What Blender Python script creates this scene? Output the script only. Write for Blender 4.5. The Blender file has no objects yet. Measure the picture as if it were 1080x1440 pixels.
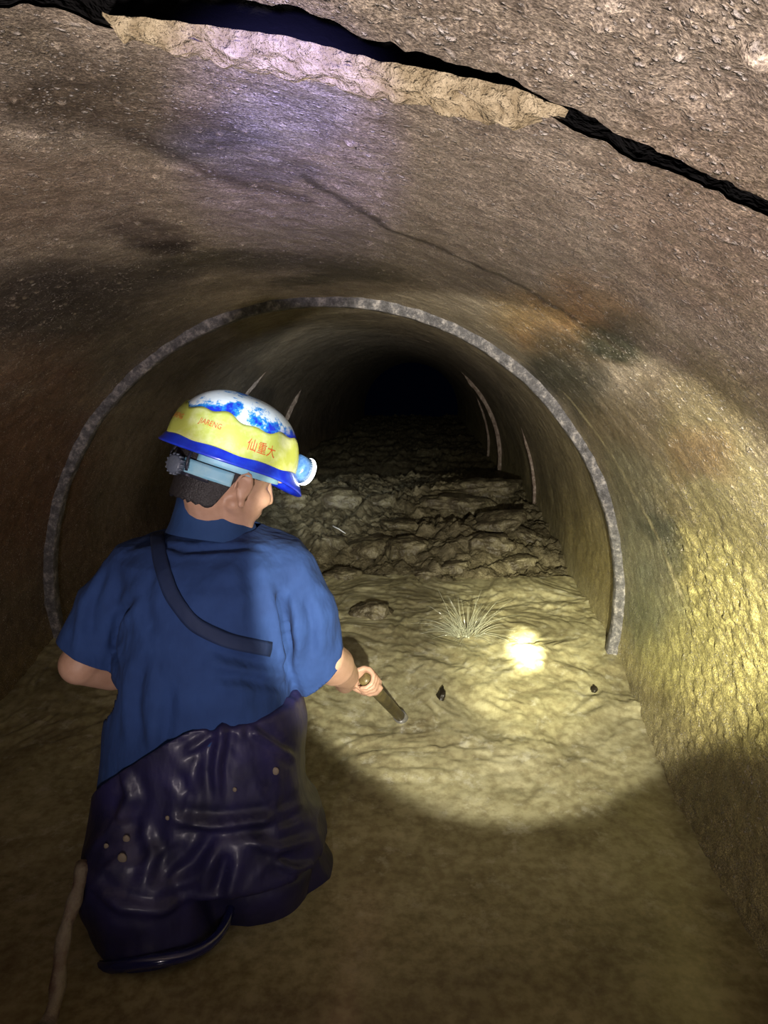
import bpy, bmesh, math, random
import numpy as np
from mathutils import Vector, Matrix
from mathutils.bvhtree import BVHTree
from mathutils import noise as mnoise

scene = bpy.context.scene
COL = scene.collection
random.seed(7)

# ------------------------------------------------------------------ camera
CAM = np.array([.3285, 0.0, .7531])
FPX = 1040.0
YAW, PITCH = -.0568, .1838
cy_, sy_, cp_, sp_ = math.cos(YAW), math.sin(YAW), math.cos(PITCH), math.sin(PITCH)
FWD = np.array([sy_ * cp_, cy_ * cp_, -sp_])
RGT = np.array([cy_, -sy_, 0.0])
UPV = np.cross(RGT, FWD)
cam_d = bpy.data.cameras.new('camera')
cam_d.sensor_fit = 'VERTICAL'
cam_d.sensor_height = 36.0
cam_d.lens = 36.0 * FPX / 1440.0
cam_d.clip_start = 0.01
cam = bpy.data.objects.new('camera', cam_d)
COL.objects.link(cam)
cam.matrix_world = Matrix(((RGT[0], UPV[0], -FWD[0], CAM[0]), (RGT[1], UPV[1], -FWD[1], CAM[1]),
                           (RGT[2], UPV[2], -FWD[2], CAM[2]), (0, 0, 0, 1)))
scene.camera = cam


def ray(px, py):
    return FWD + (px - 540) / FPX * RGT - (py - 720) / FPX * UPV


def P(px, py, y):
    """world point seen at (px, py) of the photograph at tunnel distance y"""
    d = ray(px, py)
    return Vector(CAM + d * y / d[1])


def cyl_hit(px, py, R=1.0):
    d = ray(px, py)
    a = d[0] ** 2 + d[2] ** 2
    b = 2 * (CAM[0] * d[0] + CAM[2] * d[2])
    c = CAM[0] ** 2 + CAM[2] ** 2 - R * R
    t = (-b + math.sqrt(b * b - 4 * a * c)) / (2 * a)
    p = CAM + t * d
    return math.atan2(p[2], p[0]), p[1]


# ------------------------------------------------------------------ world, lights, exposure
world = bpy.data.worlds.new('World')
scene.world = world
world.use_nodes = True
world.node_tree.nodes['Background'].inputs[0].default_value = (.02, .05, .2, 1)
world.node_tree.nodes['Background'].inputs[1].default_value = .004
vs = scene.view_settings
vs.view_transform = 'Standard'
vs.look = 'None'
vs.gamma = 1
vs.use_curve_mapping = False
vs.exposure = 0.55


def light(name, kind, loc, energy, color, target=None, size=None, blend=None, radius=.02):
    d = bpy.data.lights.new(name, kind)
    d.energy = energy
    d.color = color
    d.shadow_soft_size = radius
    if kind == 'SPOT':
        d.spot_size = math.radians(size)
        d.spot_blend = blend
    o = bpy.data.objects.new(name, d)
    COL.objects.link(o)
    o.location = loc
    if target is not None:
        o.rotation_euler = (Vector(target) - Vector(loc)).to_track_quat('-Z', 'Y').to_euler()
    return o


# photographer's torch: a warm round beam thrown down the pipe
light('torch_beam', 'SPOT', (.45, -.06, .55), 190, (1.0, .94, .76), P(690, 743, 2.5), 41, .16, .012)
light('torch_hot_spot', 'SPOT', (.45, -.06, .55), 420, (1.0, .95, .60), P(740, 905, 2.4), 15, 1.0, .012)
light('torch_core', 'SPOT', (.45, -.06, .55), 4200, (1.0, .97, .62), P(740, 916, 2.37), 3.4, 1.0, .008)
light('torch_centre', 'SPOT', (.45, -.06, .55), 9000, (1.0, .98, .75), P(740, 916, 2.37), 1.7, 1.0, .006)
light('added_wall_spot', 'SPOT', (.45, -.06, .55), 230, (1.0, .96, .58), P(970, 875, 1.85), 19, 1.0, .012)  # added spot that brightens one patch of the right wall
# added fill behind the lens for even light: wide, whitish
light('added_fill', 'SPOT', (.14, -.45, .22), 76, (1.0, .865, .85), P(600, 0, 1.2), 114, 1.0, .05)
# added cold spots: one tints a crown patch, one brightens the helmet
light('added_crown_spot', 'SPOT', (.30, -.02, .77), 52, (.27, .25, 1.0), P(395, 205, .62), 19, 1.0, .01)
light('added_helmet_spot', 'SPOT', (.30, -.02, .77), 90, (.85, .93, 1.0), P(345, 590, 1.4), 9, 1.0, .01)


# ------------------------------------------------------------------ helpers
def link(o, parent=None):
    COL.objects.link(o)
    if parent is not None:
        o.parent = parent
    return o


def tag(o, label=None, cat=None, group=None, kind=None):
    for k, v in (('label', label), ('category', cat), ('group', group), ('kind', kind)):
        if v:
            o[k] = v
    return o


def empty(name, loc=(0, 0, 0)):
    o = bpy.data.objects.new(name, None)
    o.empty_display_size = .05
    COL.objects.link(o)
    o.location = loc
    return o


def mesh_obj(name, verts, faces, mat=None, parent=None, smooth=True):
    me = bpy.data.meshes.new(name)
    me.from_pydata([tuple(v) for v in verts], [], faces)
    if smooth:
        me.polygons.foreach_set('use_smooth', [True] * len(me.polygons))
    me.update()
    o = bpy.data.objects.new(name, me)
    if mat:
        me.materials.append(mat)
    link(o)
    if parent is not None:
        o.parent = parent
        o.matrix_parent_inverse = Matrix.Translation(-Vector(parent.location))
    return o


def bm_obj(name, bm, mat=None, parent=None, smooth=True):
    me = bpy.data.meshes.new(name)
    bm.to_mesh(me)
    bm.free()
    if smooth:
        me.polygons.foreach_set('use_smooth', [True] * len(me.polygons))
    o = bpy.data.objects.new(name, me)
    if mat:
        me.materials.append(mat)
    link(o)
    if parent is not None:
        o.parent = parent
        o.matrix_parent_inverse = Matrix.Translation(-Vector(parent.location))
    return o


def hash3(i, j, k, s):
    h = (i.astype(np.int64) * 374761393 + j.astype(np.int64) * 668265263 + k.astype(np.int64) * 2147483647 + s * 974711) & 0xffffffff
    h = ((h ^ (h >> 13)) * 1274126177) & 0xffffffff
    h = h ^ (h >> 16)
    return (h & 0xffff) / 65535.0


def vnoise(p, scale=1.0, seed=0):
    q = np.asarray(p) * scale
    f = np.floor(q)
    w = q - f
    w = w * w * w * (w * (w * 6 - 15) + 10)
    i, j, k = f[..., 0].astype(int), f[..., 1].astype(int), f[..., 2].astype(int)
    out = 0
    for a in (0, 1):
        for b in (0, 1):
            for c in (0, 1):
                wt = (w[..., 0] if a else 1 - w[..., 0]) * (w[..., 1] if b else 1 - w[..., 1]) * (w[..., 2] if c else 1 - w[..., 2])
                out = out + wt * hash3(i + a, j + b, k + c, seed)
    return out * 2 - 1


def fbm(p, scale, octaves=4, seed=0, gain=.5):
    out, amp, tot = 0, 1.0, 0
    for o in range(octaves):
        out = out + amp * vnoise(p, scale * 2.03 ** o, seed + o * 17)
        tot += amp
        amp *= gain
    return out / tot


# ------------------------------------------------------------------ materials
class NT:
    def __init__(self, name):
        self.m = bpy.data.materials.new(name)
        self.m.use_nodes = True
        self.t = self.m.node_tree
        self.b = self.t.nodes['Principled BSDF']

    def n(self, kind, **kw):
        nd = self.t.nodes.new(kind)
        for k, v in kw.items():
            if k.startswith('i_'):
                key = k[2:].replace('_', ' ')
                nd.inputs[int(key) if key.isdigit() else key].default_value = v
            else:
                setattr(nd, k, v)
        return nd

    def l(self, a, b):
        self.t.links.new(a, b)

    def noise(self, scale, detail=4, rough=.6, vec=None, coord='Object', stretch=None):
        tc = self.n('ShaderNodeTexCoord')
        src = tc.outputs[coord]
        if stretch:
            mp = self.n('ShaderNodeMapping')
            mp.inputs['Scale'].default_value = stretch
            self.l(src, mp.inputs[0])
            src = mp.outputs[0]
        nz = self.n('ShaderNodeTexNoise')
        nz.inputs['Scale'].default_value = scale
        nz.inputs['Detail'].default_value = detail
        nz.inputs['Roughness'].default_value = rough
        self.l(src, nz.inputs['Vector'])
        return nz.outputs['Fac']

    def ramp(self, fac, stops):
        r = self.n('ShaderNodeValToRGB')
        els = r.color_ramp.elements
        while len(els) < len(stops):
            els.new(.5)
        for e, (p, c) in zip(els, stops):
            e.position = p
            e.color = (*c, 1) if len(c) == 3 else c
        self.l(fac, r.inputs[0])
        return r.outputs[0]

    def mix(self, fac, a, b, mode='MIX'):
        m = self.n('ShaderNodeMix', data_type='RGBA', blend_type=mode)
        for inp, v in ((m.inputs[0], fac), (m.inputs[6], a), (m.inputs[7], b)):
            if hasattr(v, 'type') and hasattr(v, 'is_linked'):
                self.l(v, inp)
            elif isinstance(v, (int, float)):
                inp.default_value = v
            else:
                inp.default_value = (*v, 1)
        return m.outputs[2]

    def bump(self, heights, normal_in=None):
        last = None
        for h, s, d in heights:
            b = self.n('ShaderNodeBump')
            b.inputs['Strength'].default_value = s
            b.inputs['Distance'].default_value = d
            self.l(h, b.inputs['Height'])
            if last is not None:
                self.l(last, b.inputs['Normal'])
            last = b.outputs[0]
        self.l(last, self.b.inputs['Normal'])


def simple(name, color, rough=.5, metal=0, bump=None, var=None, coat=0, spec=.5, sheen=0):
    t = NT(name)
    t.b.inputs['Roughness'].default_value = rough
    t.b.inputs['Metallic'].default_value = metal
    t.b.inputs['Coat Weight'].default_value = coat
    t.b.inputs['Coat Roughness'].default_value = .15
    t.b.inputs['Specular IOR Level'].default_value = spec
    t.b.inputs['Sheen Weight'].default_value = sheen
    if var:
        sc, c2, lo, hi = var
        f = t.noise(sc, 5, .65)
        col = t.ramp(f, [(lo, color), (hi, c2)])
        t.l(col, t.b.inputs['Base Color'])
    else:
        t.b.inputs['Base Color'].default_value = (*color, 1)
    if bump:
        t.bump([(t.noise(s, 4, .6), st, ds) for s, st, ds in bump])
    return t.m


def concrete(name, wet=.45):
    """pipe wall: the tint attribute holds deposits, stains and painted light and shade, noise adds sand and grit"""
    t = NT(name)
    at = t.n('ShaderNodeAttribute', attribute_name='tint')
    grit = t.noise(230, 3, .7)
    gcol = t.ramp(grit, [(.30, (.45, .42, .38)), (.55, (1, 1, 1)), (.74, (1.9, 1.85, 1.75))])
    col = t.mix(1.0, at.outputs['Color'], gcol, 'MULTIPLY')
    mid = t.noise(28, 6, .7)
    mcol = t.ramp(mid, [(.3, (.62, .58, .55)), (.7, (1.3, 1.28, 1.22))])
    col = t.mix(1.0, col, mcol, 'MULTIPLY')
    fine = t.noise(620, 2, .6)
    col = t.mix(1.0, col, t.ramp(fine, [(.36, (.5, .48, .46)), (.5, (1, 1, 1)), (.64, (1.6, 1.58, 1.5))]), 'MULTIPLY')
    # scattered pale sand grains
    sp = []
    for sc, r0, r1, g0 in ((42, .08, .20, .55), (85, .12, .26, .50), (190, .16, .32, .46)):
        tc = t.n('ShaderNodeTexCoord')
        vo = t.n('ShaderNodeTexVoronoi')
        vo.inputs['Scale'].default_value = sc
        wn = t.n('ShaderNodeTexNoise')
        wn.inputs['Scale'].default_value = sc * 2.2
        t.l(tc.outputs['Object'], wn.inputs['Vector'])
        wm = t.n('ShaderNodeMix', data_type='VECTOR')
        wm.inputs[0].default_value = .55 / sc
        t.l(tc.outputs['Object'], wm.inputs[4])
        t.l(wn.outputs['Color'], wm.inputs[5])
        t.l(wm.outputs[1], vo.inputs['Vector'])
        dot = t.ramp(vo.outputs['Distance'], [(r0, (1, 1, 1)), (r1, (0, 0, 0))])
        gate = t.ramp(t.noise(sc * .22, 3, .6), [(g0, (0, 0, 0)), (g0 + .10, (1, 1, 1))])
        sp.append(t.mix(1.0, dot, gate, 'MULTIPLY'))
    grains = t.mix(1.0, t.mix(1.0, sp[0], sp[1], 'ADD'), sp[2], 'ADD')
    col = t.mix(t.mix(1.0, grains, (.75, .75, .75), 'MULTIPLY'), col, (.66, .61, .54))
    t.l(col, t.b.inputs['Base Color'])
    rr = t.ramp(t.noise(9, 4), [(.35, (wet - .12,) * 3), (.65, (wet + .25,) * 3)])
    t.l(rr, t.b.inputs['Roughness'])
    t.bump([(t.noise(60, 4, .6), .5, .006), (grit, .8, .003), (grains, .9, .004), (fine, .5, .0012)])
    return t.m


M = {}
M['wall'] = concrete('pipe_concrete')
M['mortar'] = simple('pale_mortar', (.28, .22, .12), .75, bump=[(70, 1.0, .012), (220, .9, .004)], var=(70, (.55, .46, .29), .40, .68))
M['dark'] = simple('dark_soil_gap_shade', (.004, .0035, .003), .9, bump=[(30, .8, .01)])


def ring_mat(name, ca, cb, cc):
    t = NT(name)
    f = t.noise(38, 6, .75)
    c = t.ramp(f, [(.33, ca), (.5, cb), (.66, cc)])
    t.l(c, t.b.inputs['Base Color'])
    t.b.inputs['Roughness'].default_value = .45
    t.b.inputs['Metallic'].default_value = .15
    t.bump([(t.noise(60, 5, .7), .8, .006), (t.noise(240, 3, .6), .4, .002)])
    return t.m


M['ring'] = ring_mat('corroded_joint_ring', (.045, .042, .045), (.13, .125, .135), (.40, .37, .36))
M['ring_far'] = ring_mat('rusty_joint_ring', (.12, .08, .06), (.28, .21, .17), (.5, .42, .36))

# mud and water
t = NT('muddy_water')
f1 = t.noise(5, 6, .65)
c1 = t.ramp(f1, [(.3, (.23, .20, .12)), (.5, (.38, .35, .215)), (.68, (.50, .47, .31))])
f2 = t.noise(40, 4, .6)
c2 = t.ramp(f2, [(.35, (.75, .72, .66)), (.6, (1.05, 1.05, 1.0))])
c = t.mix(1.0, c1, c2, 'MULTIPLY')
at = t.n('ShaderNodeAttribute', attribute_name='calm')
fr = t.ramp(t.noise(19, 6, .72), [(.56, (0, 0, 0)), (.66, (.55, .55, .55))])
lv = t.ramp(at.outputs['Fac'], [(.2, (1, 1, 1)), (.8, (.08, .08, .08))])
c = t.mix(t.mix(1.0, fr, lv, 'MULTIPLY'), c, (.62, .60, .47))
deep = t.ramp(at.outputs['Fac'], [(0, (1, 1, 1)), (1, (.42, .36, .30))])  # near water: deeper tone plus foreground shade painted into the colour
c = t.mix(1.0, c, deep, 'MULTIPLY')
t.l(c, t.b.inputs['Base Color'])
rg = t.n('ShaderNodeMapRange')
rg.inputs['To Min'].default_value = .34
rg.inputs['To Max'].default_value = .12
t.l(at.outputs['Fac'], rg.inputs['Value'])
t.l(rg.outputs[0], t.b.inputs['Roughness'])
t.b.inputs['Specular IOR Level'].default_value = .5
t.bump([(t.noise(26, 5, .6), .14, .004), (t.noise(110, 3, .6), .12, .0012)])
M['water'] = t.m

t = NT('wet_mud_rubble')
f1 = t.noise(14, 7, .72)
c1 = t.ramp(f1, [(.3, (.05, .042, .025)), (.5, (.15, .125, .07)), (.7, (.34, .30, .19))])
t.l(c1, t.b.inputs['Base Color'])
t.b.inputs['Roughness'].default_value = .45
t.bump([(t.noise(30, 6, .7), .9, .02), (t.noise(120, 3, .6), .4, .004)])
M['mud'] = t.m
M['stone'] = simple('muddy_stone', (.08, .065, .04), .42, bump=[(25, 1.0, .02), (120, .6, .004)], var=(16, (.26, .23, .14), .42, .68))
M['pebble_dark'] = simple('dark_debris', (.02, .016, .01), .4)
M['splash'] = simple('splashing_water', (.42, .43, .33), .12, coat=.5)

# worker
M['skin'] = simple('skin', (.46, .27, .18), .5, bump=[(180, .25, .0015)], var=(22, (.56, .35, .25), .35, .7))
M['hair'] = simple('black_hair', (.022, .02, .022), .45, bump=[(260, .9, .003)])


def cloth(name, a, b, rough, fold, coat=0, spec=.4, mud=None):
    t = NT(name)
    f = t.noise(9, 5, .6)
    c = t.ramp(f, [(.32, a), (.68, b)])
    if mud:
        mf = t.noise(6.5, 6, .7)
        mm = t.ramp(mf, [(.56, (0, 0, 0)), (.72, (mud[3],) * 3)])
        c = t.mix(mm, c, mud[:3])
    t.l(c, t.b.inputs['Base Color'])
    t.b.inputs['Roughness'].default_value = rough
    t.b.inputs['Coat Weight'].default_value = coat
    t.b.inputs['Coat Roughness'].default_value = .25
    t.b.inputs['Specular IOR Level'].default_value = spec
    t.bump([(t.noise(11, 3, .5, stretch=(1.6, 1.6, .7)), fold, .02), (t.noise(420, 2, .5), .15, .001)])
    return t.m


M['shirt'] = cloth('blue_cotton', (.011, .034, .125), (.019, .054, .185), .9, .6)
M['collar'] = cloth('blue_cotton_collar', (.012, .040, .135), (.018, .058, .18), .85, .3)
M['wader'] = cloth('navy_rubber', (.007, .007, .028), (.020, .017, .080), .56, .35, coat=.15, mud=(.07, .06, .09, .6))
M['strap'] = cloth('dark_strap', (.006, .016, .055), (.010, .024, .08), .75, .3)
M['hem'] = simple('wet_navy_rubber', (.012, .014, .07), .15, coat=.6)

# ------------------------------------------------------------------ pipe wall
UP1 = [(-60, -75), (60, -55), (150, -32), (250, -12), (330, 0), (400, 16), (470, 32), (530, 58), (600, 72), (660, 86), (720, 106),
       (800, 151), (900, 203), (1000, 250), (1080, 292), (1150, 330)]
LO1 = [(-60, 5), (60, -8), (150, 26), (200, 30), (250, 36), (330, 48), (400, 58), (470, 78), (530, 95), (600, 108), (660, 122),
       (720, 136), (800, 172), (900, 226), (1000, 274), (1080, 318), (1150, 352)]


def lip(pts):
    h = sorted(cyl_hit(*p) for p in pts)
    return np.array([a for a, b in h]), np.array([b for a, b in h])


LU, LL = lip(UP1), lip(LO1)


def y_lo(th):
    return np.interp(th, LL[0], LL[1]) + .008 - .013 * np.clip((1.40 - th) * 3, 0, 1)


TH_END = cyl_hit(135, 20)[0]


def y_up(th):
    a = np.interp(th, LU[0], LU[1]) - .011 + .009 * np.clip((1.40 - th) * 3, 0, 1)
    k = np.clip((th - TH_END) * 9, 0, 1) * .93
    return a + k * (y_lo(th) - a)


# stains, deposits and painted light and shade: (px, py, half width px, half height px, colour, strength) located on the wall where the photo shows them
STAINS_AND_LIGHT = [
    (780, 470, 95, 45, (.30, .17, .06), .75), (730, 440, 60, 30, (.33, .24, .12), .6),
    (772, 530, 55, 35, (.04, .045, .035), .85), (850, 485, 60, 25, (.03, .04, .03), .9), (820, 560, 30, 40, (.05, .05, .035), .7),
    (900, 600, 150, 50, (.17, .13, .07), .6), (960, 560, 110, 60, (.15, .12, .08), .5),
    (330, 365, 150, 16, (.06, .055, .04), .8), (470, 385, 110, 14, (.07, .065, .045), .8), (200, 325, 34, 22, (.010, .007, .007), 1.0), (225, 345, 40, 12, (.015, .010, .010), 1.0),
    (240, 345, 40, 14, (.03, .02, .02), .8),
    (60, 430, 150, 60, (.035, .027, .028), .85), (170, 400, 110, 40, (.045, .038, .038), .7), (250, 500, 120, 60, (.05, .042, .036), .6),  # left wall: grime, with its shade painted in
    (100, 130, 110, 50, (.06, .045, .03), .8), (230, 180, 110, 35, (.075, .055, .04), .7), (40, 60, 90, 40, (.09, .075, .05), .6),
    (330, 250, 80, 16, (.10, .08, .07), .6), (60, 280, 150, 60, (.20, .14, .10), .5),
    (300, 290, 220, 45, (.33, .27, .23), .5), (520, 300, 180, 60, (.30, .26, .21), .4),
    (280, 200, 90, 34, (.12, .13, .18), .5), (400, 160, 90, 45, (.34, .34, .38), .5), (370, 235, 70, 20, (.14, .14, .18), .5),  # bluish pool of light on the crown, painted into the tint
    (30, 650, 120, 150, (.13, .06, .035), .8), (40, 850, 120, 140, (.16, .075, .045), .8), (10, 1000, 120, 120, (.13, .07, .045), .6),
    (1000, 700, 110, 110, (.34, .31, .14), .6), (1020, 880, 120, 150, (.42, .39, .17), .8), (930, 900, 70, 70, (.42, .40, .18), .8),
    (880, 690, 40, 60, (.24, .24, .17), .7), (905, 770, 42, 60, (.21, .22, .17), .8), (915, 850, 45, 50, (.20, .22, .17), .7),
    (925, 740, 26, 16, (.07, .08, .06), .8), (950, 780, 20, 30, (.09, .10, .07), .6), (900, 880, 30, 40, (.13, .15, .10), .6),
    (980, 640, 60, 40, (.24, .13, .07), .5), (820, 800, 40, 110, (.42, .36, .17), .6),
    (1000, 350, 160, 120, (.22, .16, .12), .5), (1040, 1200, 90, 160, (.13, .11, .06), .5),
]
LINES = [  # thin marks: points, half width (m), colour, strength
    ([(430, 250), (500, 290), (560, 325), (620, 350), (680, 380), (730, 405), (770, 430), (830, 465), (872, 492)], .010, (.05, .04, .03), .75),
    ([(795, 555), (830, 598), (860, 640), (890, 690), (915, 735), (940, 790), (958, 840)], .010, (.50, .46, .30), .65),
    ([(150, 170), (230, 215), (300, 245), (370, 268), (430, 280)], .016, (.06, .045, .035), .6),
    ([(620, 132), (640, 148), (665, 160), (690, 166)], .003, (.01, .01, .008), .95),
]


def pipe_color(th, y, P3):
    n1 = fbm(P3, 3.0, 4, 3)
    n2 = fbm(P3 * np.array([1, .35, 1]), 9.0, 4, 11)
    base = np.array([.30, .26, .21])
    col = np.ones(P3.shape) * base
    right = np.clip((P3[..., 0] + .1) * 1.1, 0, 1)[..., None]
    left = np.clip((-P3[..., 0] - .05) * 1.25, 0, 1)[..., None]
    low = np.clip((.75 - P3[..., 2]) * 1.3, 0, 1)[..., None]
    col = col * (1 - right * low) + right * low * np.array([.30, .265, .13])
    col = col * (1 - left * low * .8) + left * low * .8 * np.array([.095, .062, .042])  # lower left wall browned: part grime, part painted shade
    col = col * (1 + .35 * n1[..., None] + .3 * n2[..., None])
    wob_t = .035 * fbm(P3, 7.0, 3, 5)
    wob_y = .10 * fbm(P3, 6.0, 3, 8)
    for px, py, hw, hh, c, s in STAINS_AND_LIGHT:
        t0, y0 = cyl_hit(px, py)
        # half sizes on the wall
        ta, ya = cyl_hit(px + hw * .5, py)
        tb, yb = cyl_hit(px, py + hh * .5)
        J = np.array([[ta - t0, tb - t0], [ya - y0, yb - y0]]) * 2
        det = np.linalg.det(J)
        if abs(det) < 1e-7:
            continue
        Ji = np.linalg.inv(J)
        dt = th - t0 + wob_t
        dy = y - y0 + wob_y * min(1, y0 / 1.5)
        a = Ji[0, 0] * dt + Ji[0, 1] * dy
        b = Ji[1, 0] * dt + Ji[1, 1] * dy
        r2 = a * a + b * b
        w = s * np.clip(1.25 - r2 * .8 + .4 * n2, 0, 1)[..., None]
        col = col * (1 - w) + w * np.array(c)
    for pts, hw, c, s in LINES:
        hp = [cyl_hit(*p) for p in pts]
        best = np.full(th.shape, 9.0)
        for (t0, y0), (t1, y1) in zip(hp[:-1], hp[1:]):
            vx, vy = t1 - t0, y1 - y0
            u = np.clip(((th + wob_t * .3 - t0) * vx + (y - y0) * vy) / (vx * vx + vy * vy), 0, 1)
            d = np.hypot(th + wob_t * .3 - t0 - u * vx, (y - y0 - u * vy) * .6)
            best = np.minimum(best, d)
        w = s * np.clip(1.4 - best / hw, 0, 1)[..., None]
        col = col * (1 - w) + w * np.array(c)
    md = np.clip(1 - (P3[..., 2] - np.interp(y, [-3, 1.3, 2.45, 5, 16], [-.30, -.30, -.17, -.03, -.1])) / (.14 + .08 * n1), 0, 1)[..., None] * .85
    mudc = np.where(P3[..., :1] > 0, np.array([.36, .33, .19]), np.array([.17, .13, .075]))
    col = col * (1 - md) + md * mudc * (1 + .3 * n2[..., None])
    return np.clip(col, .004, .9)


PEB = []
rs = np.random.RandomState(4)
for k in range(1500):
    th = rs.uniform(.15, 2.35)
    yy = rs.uniform(.12, 1.7) ** 1.0
    s = rs.uniform(.0014, .0030) * (1.5 if rs.rand() < .08 else 1) * (.55 + .6 * min(yy, 1.2))
    PEB.append((th, yy, s, rs.uniform(.5, 1)))
for (px, py, r) in [(1072, 70, .010), (958, 72, .006), (887, 232, .006), (864, 4, .007), (1003, 226, .004), (1021, 157, .004),
                    (1006, 265, .005), (720, 105, .005), (612, 268, .0045), (730, 215, .003), (770, 305, .004), (850, 325, .005),
                    (705, 290, .004), (955, 210, .006), (110, 185, .006), (80, 60, .005), (365, 210, .004), (1022, 130, .004),
                    (905, 130, .004), (800, 100, .004), (945, 255, .004), (1048, 345, .004), (975, 388, .004), (855, 400, .004)]:
    a, b = cyl_hit(px, py)
    PEB.append((a, b, r * .62, 1.0))


def pipe_section(name, th0, th1, nth, ys, y0f=None, y1f=None, amp=1.0, Roff=0.0, pebbles=False, edge=None):
    th = np.linspace(th0, th1, nth)
    v = np.linspace(0, 1, len(ys))
    TH = np.repeat(th[:, None], len(ys), 1)
    Y = np.repeat(np.array(ys)[None, :], nth, 0)
    if y0f is not None:
        k = np.clip(1 - (Y - ys[0]) / .25, 0, 1)
        rag = .004 * vnoise(np.stack([th * 60, th * 0, th * 0], -1), 1, 9) + .002 * vnoise(np.stack([th * 150, th * 0, th * 0], -1), 1, 2)
        Y = Y + k * ((y0f(th) + rag)[:, None] - ys[0])
    if y1f is not None:
        k = np.clip(1 - (ys[-1] - Y) / .25, 0, 1)
        rag = .005 * vnoise(np.stack([th * 50, th * 0, th * 0], -1), 1, 19) + .0025 * vnoise(np.stack([th * 140, th * 0, th * 0], -1), 1, 22)
        Y = Y + k * ((y1f(th) + rag)[:, None] - ys[-1])
    P3 = np.stack([np.cos(TH), Y, np.sin(TH)], -1)
    d = .007 * fbm(P3, 4.0, 3, 31) + .0030 * fbm(P3, 26, 4, 41)
    if amp > 1:
        g = fbm(P3, 70, 3, 51)
        d = d + .0022 * np.clip(g, -.2, 1) * (amp - 1)
        # coarse aggregate on the right hand wall
        rough = np.clip((P3[..., 0] - .70) * 5, 0, 1) * np.clip((Y - .9) * 2, 0, 1) * np.clip((2.1 - Y) * 3, 0, 1) * np.clip((.62 - P3[..., 2]) * 4, 0, 1)
        gg = fbm(P3 * np.array([1, .8, 1]), 62, 3, 61)
        d = d + rough * .0085 * np.clip(gg + .1, -.5, 1)
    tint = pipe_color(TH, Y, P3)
    if pebbles:
        for t0, y0, s, br in PEB:
            if y0 < Y.min() - .02 or y0 > Y.max() + .02:
                continue
            i0, i1 = np.searchsorted(th, [t0 - 2.2 * s, t0 + 2.2 * s])
            if i1 <= i0:
                continue
            sub = (slice(i0, i1), slice(None))
            r2 = ((TH[sub] - t0) ** 2 + (Y[sub] - y0) ** 2) / (s * s)
            b = np.clip(1 - r2 / 1.8, 0, 1)
            d[sub] += s * .85 * np.sqrt(b)
            w = (np.clip(b * 2, 0, 1) * .55 * br)[..., None]
            tint[sub] = tint[sub] * (1 - w) + w * np.array([.62, .55, .46])
    R = 1.0 + Roff - d
    X, Z = R * np.cos(TH), R * np.sin(TH)
    n, m = TH.shape
    verts = np.stack([X, Y, Z], -1).reshape(-1, 3)
    tcol = tint.reshape(-1, 3)
    idx = np.arange(n * m).reshape(n, m)
    a, b, c, e = idx[:-1, :-1].ravel(), idx[:-1, 1:].ravel(), idx[1:, 1:].ravel(), idx[1:, :-1].ravel()
    faces = np.stack([a, b, c, e], 1)
    # broken end faces running outwards into the joint
    extra_v, extra_f, extra_c = [], [], []
    off = len(verts)
    for which in (edge or ()):
        col_i = idx[:, 0] if which == 'start' else idx[:, -1]
        ov = verts[col_i].copy()
        ths = th
        ov[:, 0] = 1.09 * np.cos(ths)
        ov[:, 2] = 1.09 * np.sin(ths)
        ov[:, 1] += (.10 if which == 'start' else -.05)
        iv = verts[col_i].copy()
        iv[:, 0] *= 1.002
        iv[:, 2] *= 1.002
        k = np.arange(n) + off + n
        k0 = np.arange(n) + off
        q = np.stack([k0[:-1], k0[1:], k[1:], k[:-1]], 1)
        if which == 'end':
            q = q[:, ::-1]
        extra_v.append(iv)
        extra_v.append(ov)
        extra_f.append(q)
        extra_c.append(np.concatenate([tcol[col_i], tcol[col_i]]) * 0 + np.array([.004, .0035, .003]))  # end faces coloured black to paint the shade inside the gap
        off += 2 * n
    if extra_v:
        verts = np.concatenate([verts] + extra_v)
        faces = np.concatenate([faces] + extra_f)
        tcol = np.concatenate([tcol] + extra_c)
    me = bpy.data.meshes.new(name)
    me.vertices.add(len(verts))
    me.vertices.foreach_set('co', verts.astype(np.float32).ravel())
    me.loops.add(faces.size)
    me.loops.foreach_set('vertex_index', faces.astype(np.int32).ravel())
    me.polygons.add(len(faces))
    me.polygons.foreach_set('loop_start', np.arange(0, faces.size, 4, dtype=np.int32))
    me.polygons.foreach_set('use_smooth', np.ones(len(faces), bool))
    me.update(calc_edges=True)
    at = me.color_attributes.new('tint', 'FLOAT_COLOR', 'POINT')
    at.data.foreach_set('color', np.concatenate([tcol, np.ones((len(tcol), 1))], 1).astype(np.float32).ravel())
    me.materials.append(M['wall'])
    me.materials.append(M['dark'])
    mi = np.zeros(len(faces), np.int32)
    mi[(n - 1) * (m - 1):] = 1
    me.polygons.foreach_set('material_index', mi)
    o = bpy.data.objects.new(name, me)
    link(o)
    return o


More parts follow.
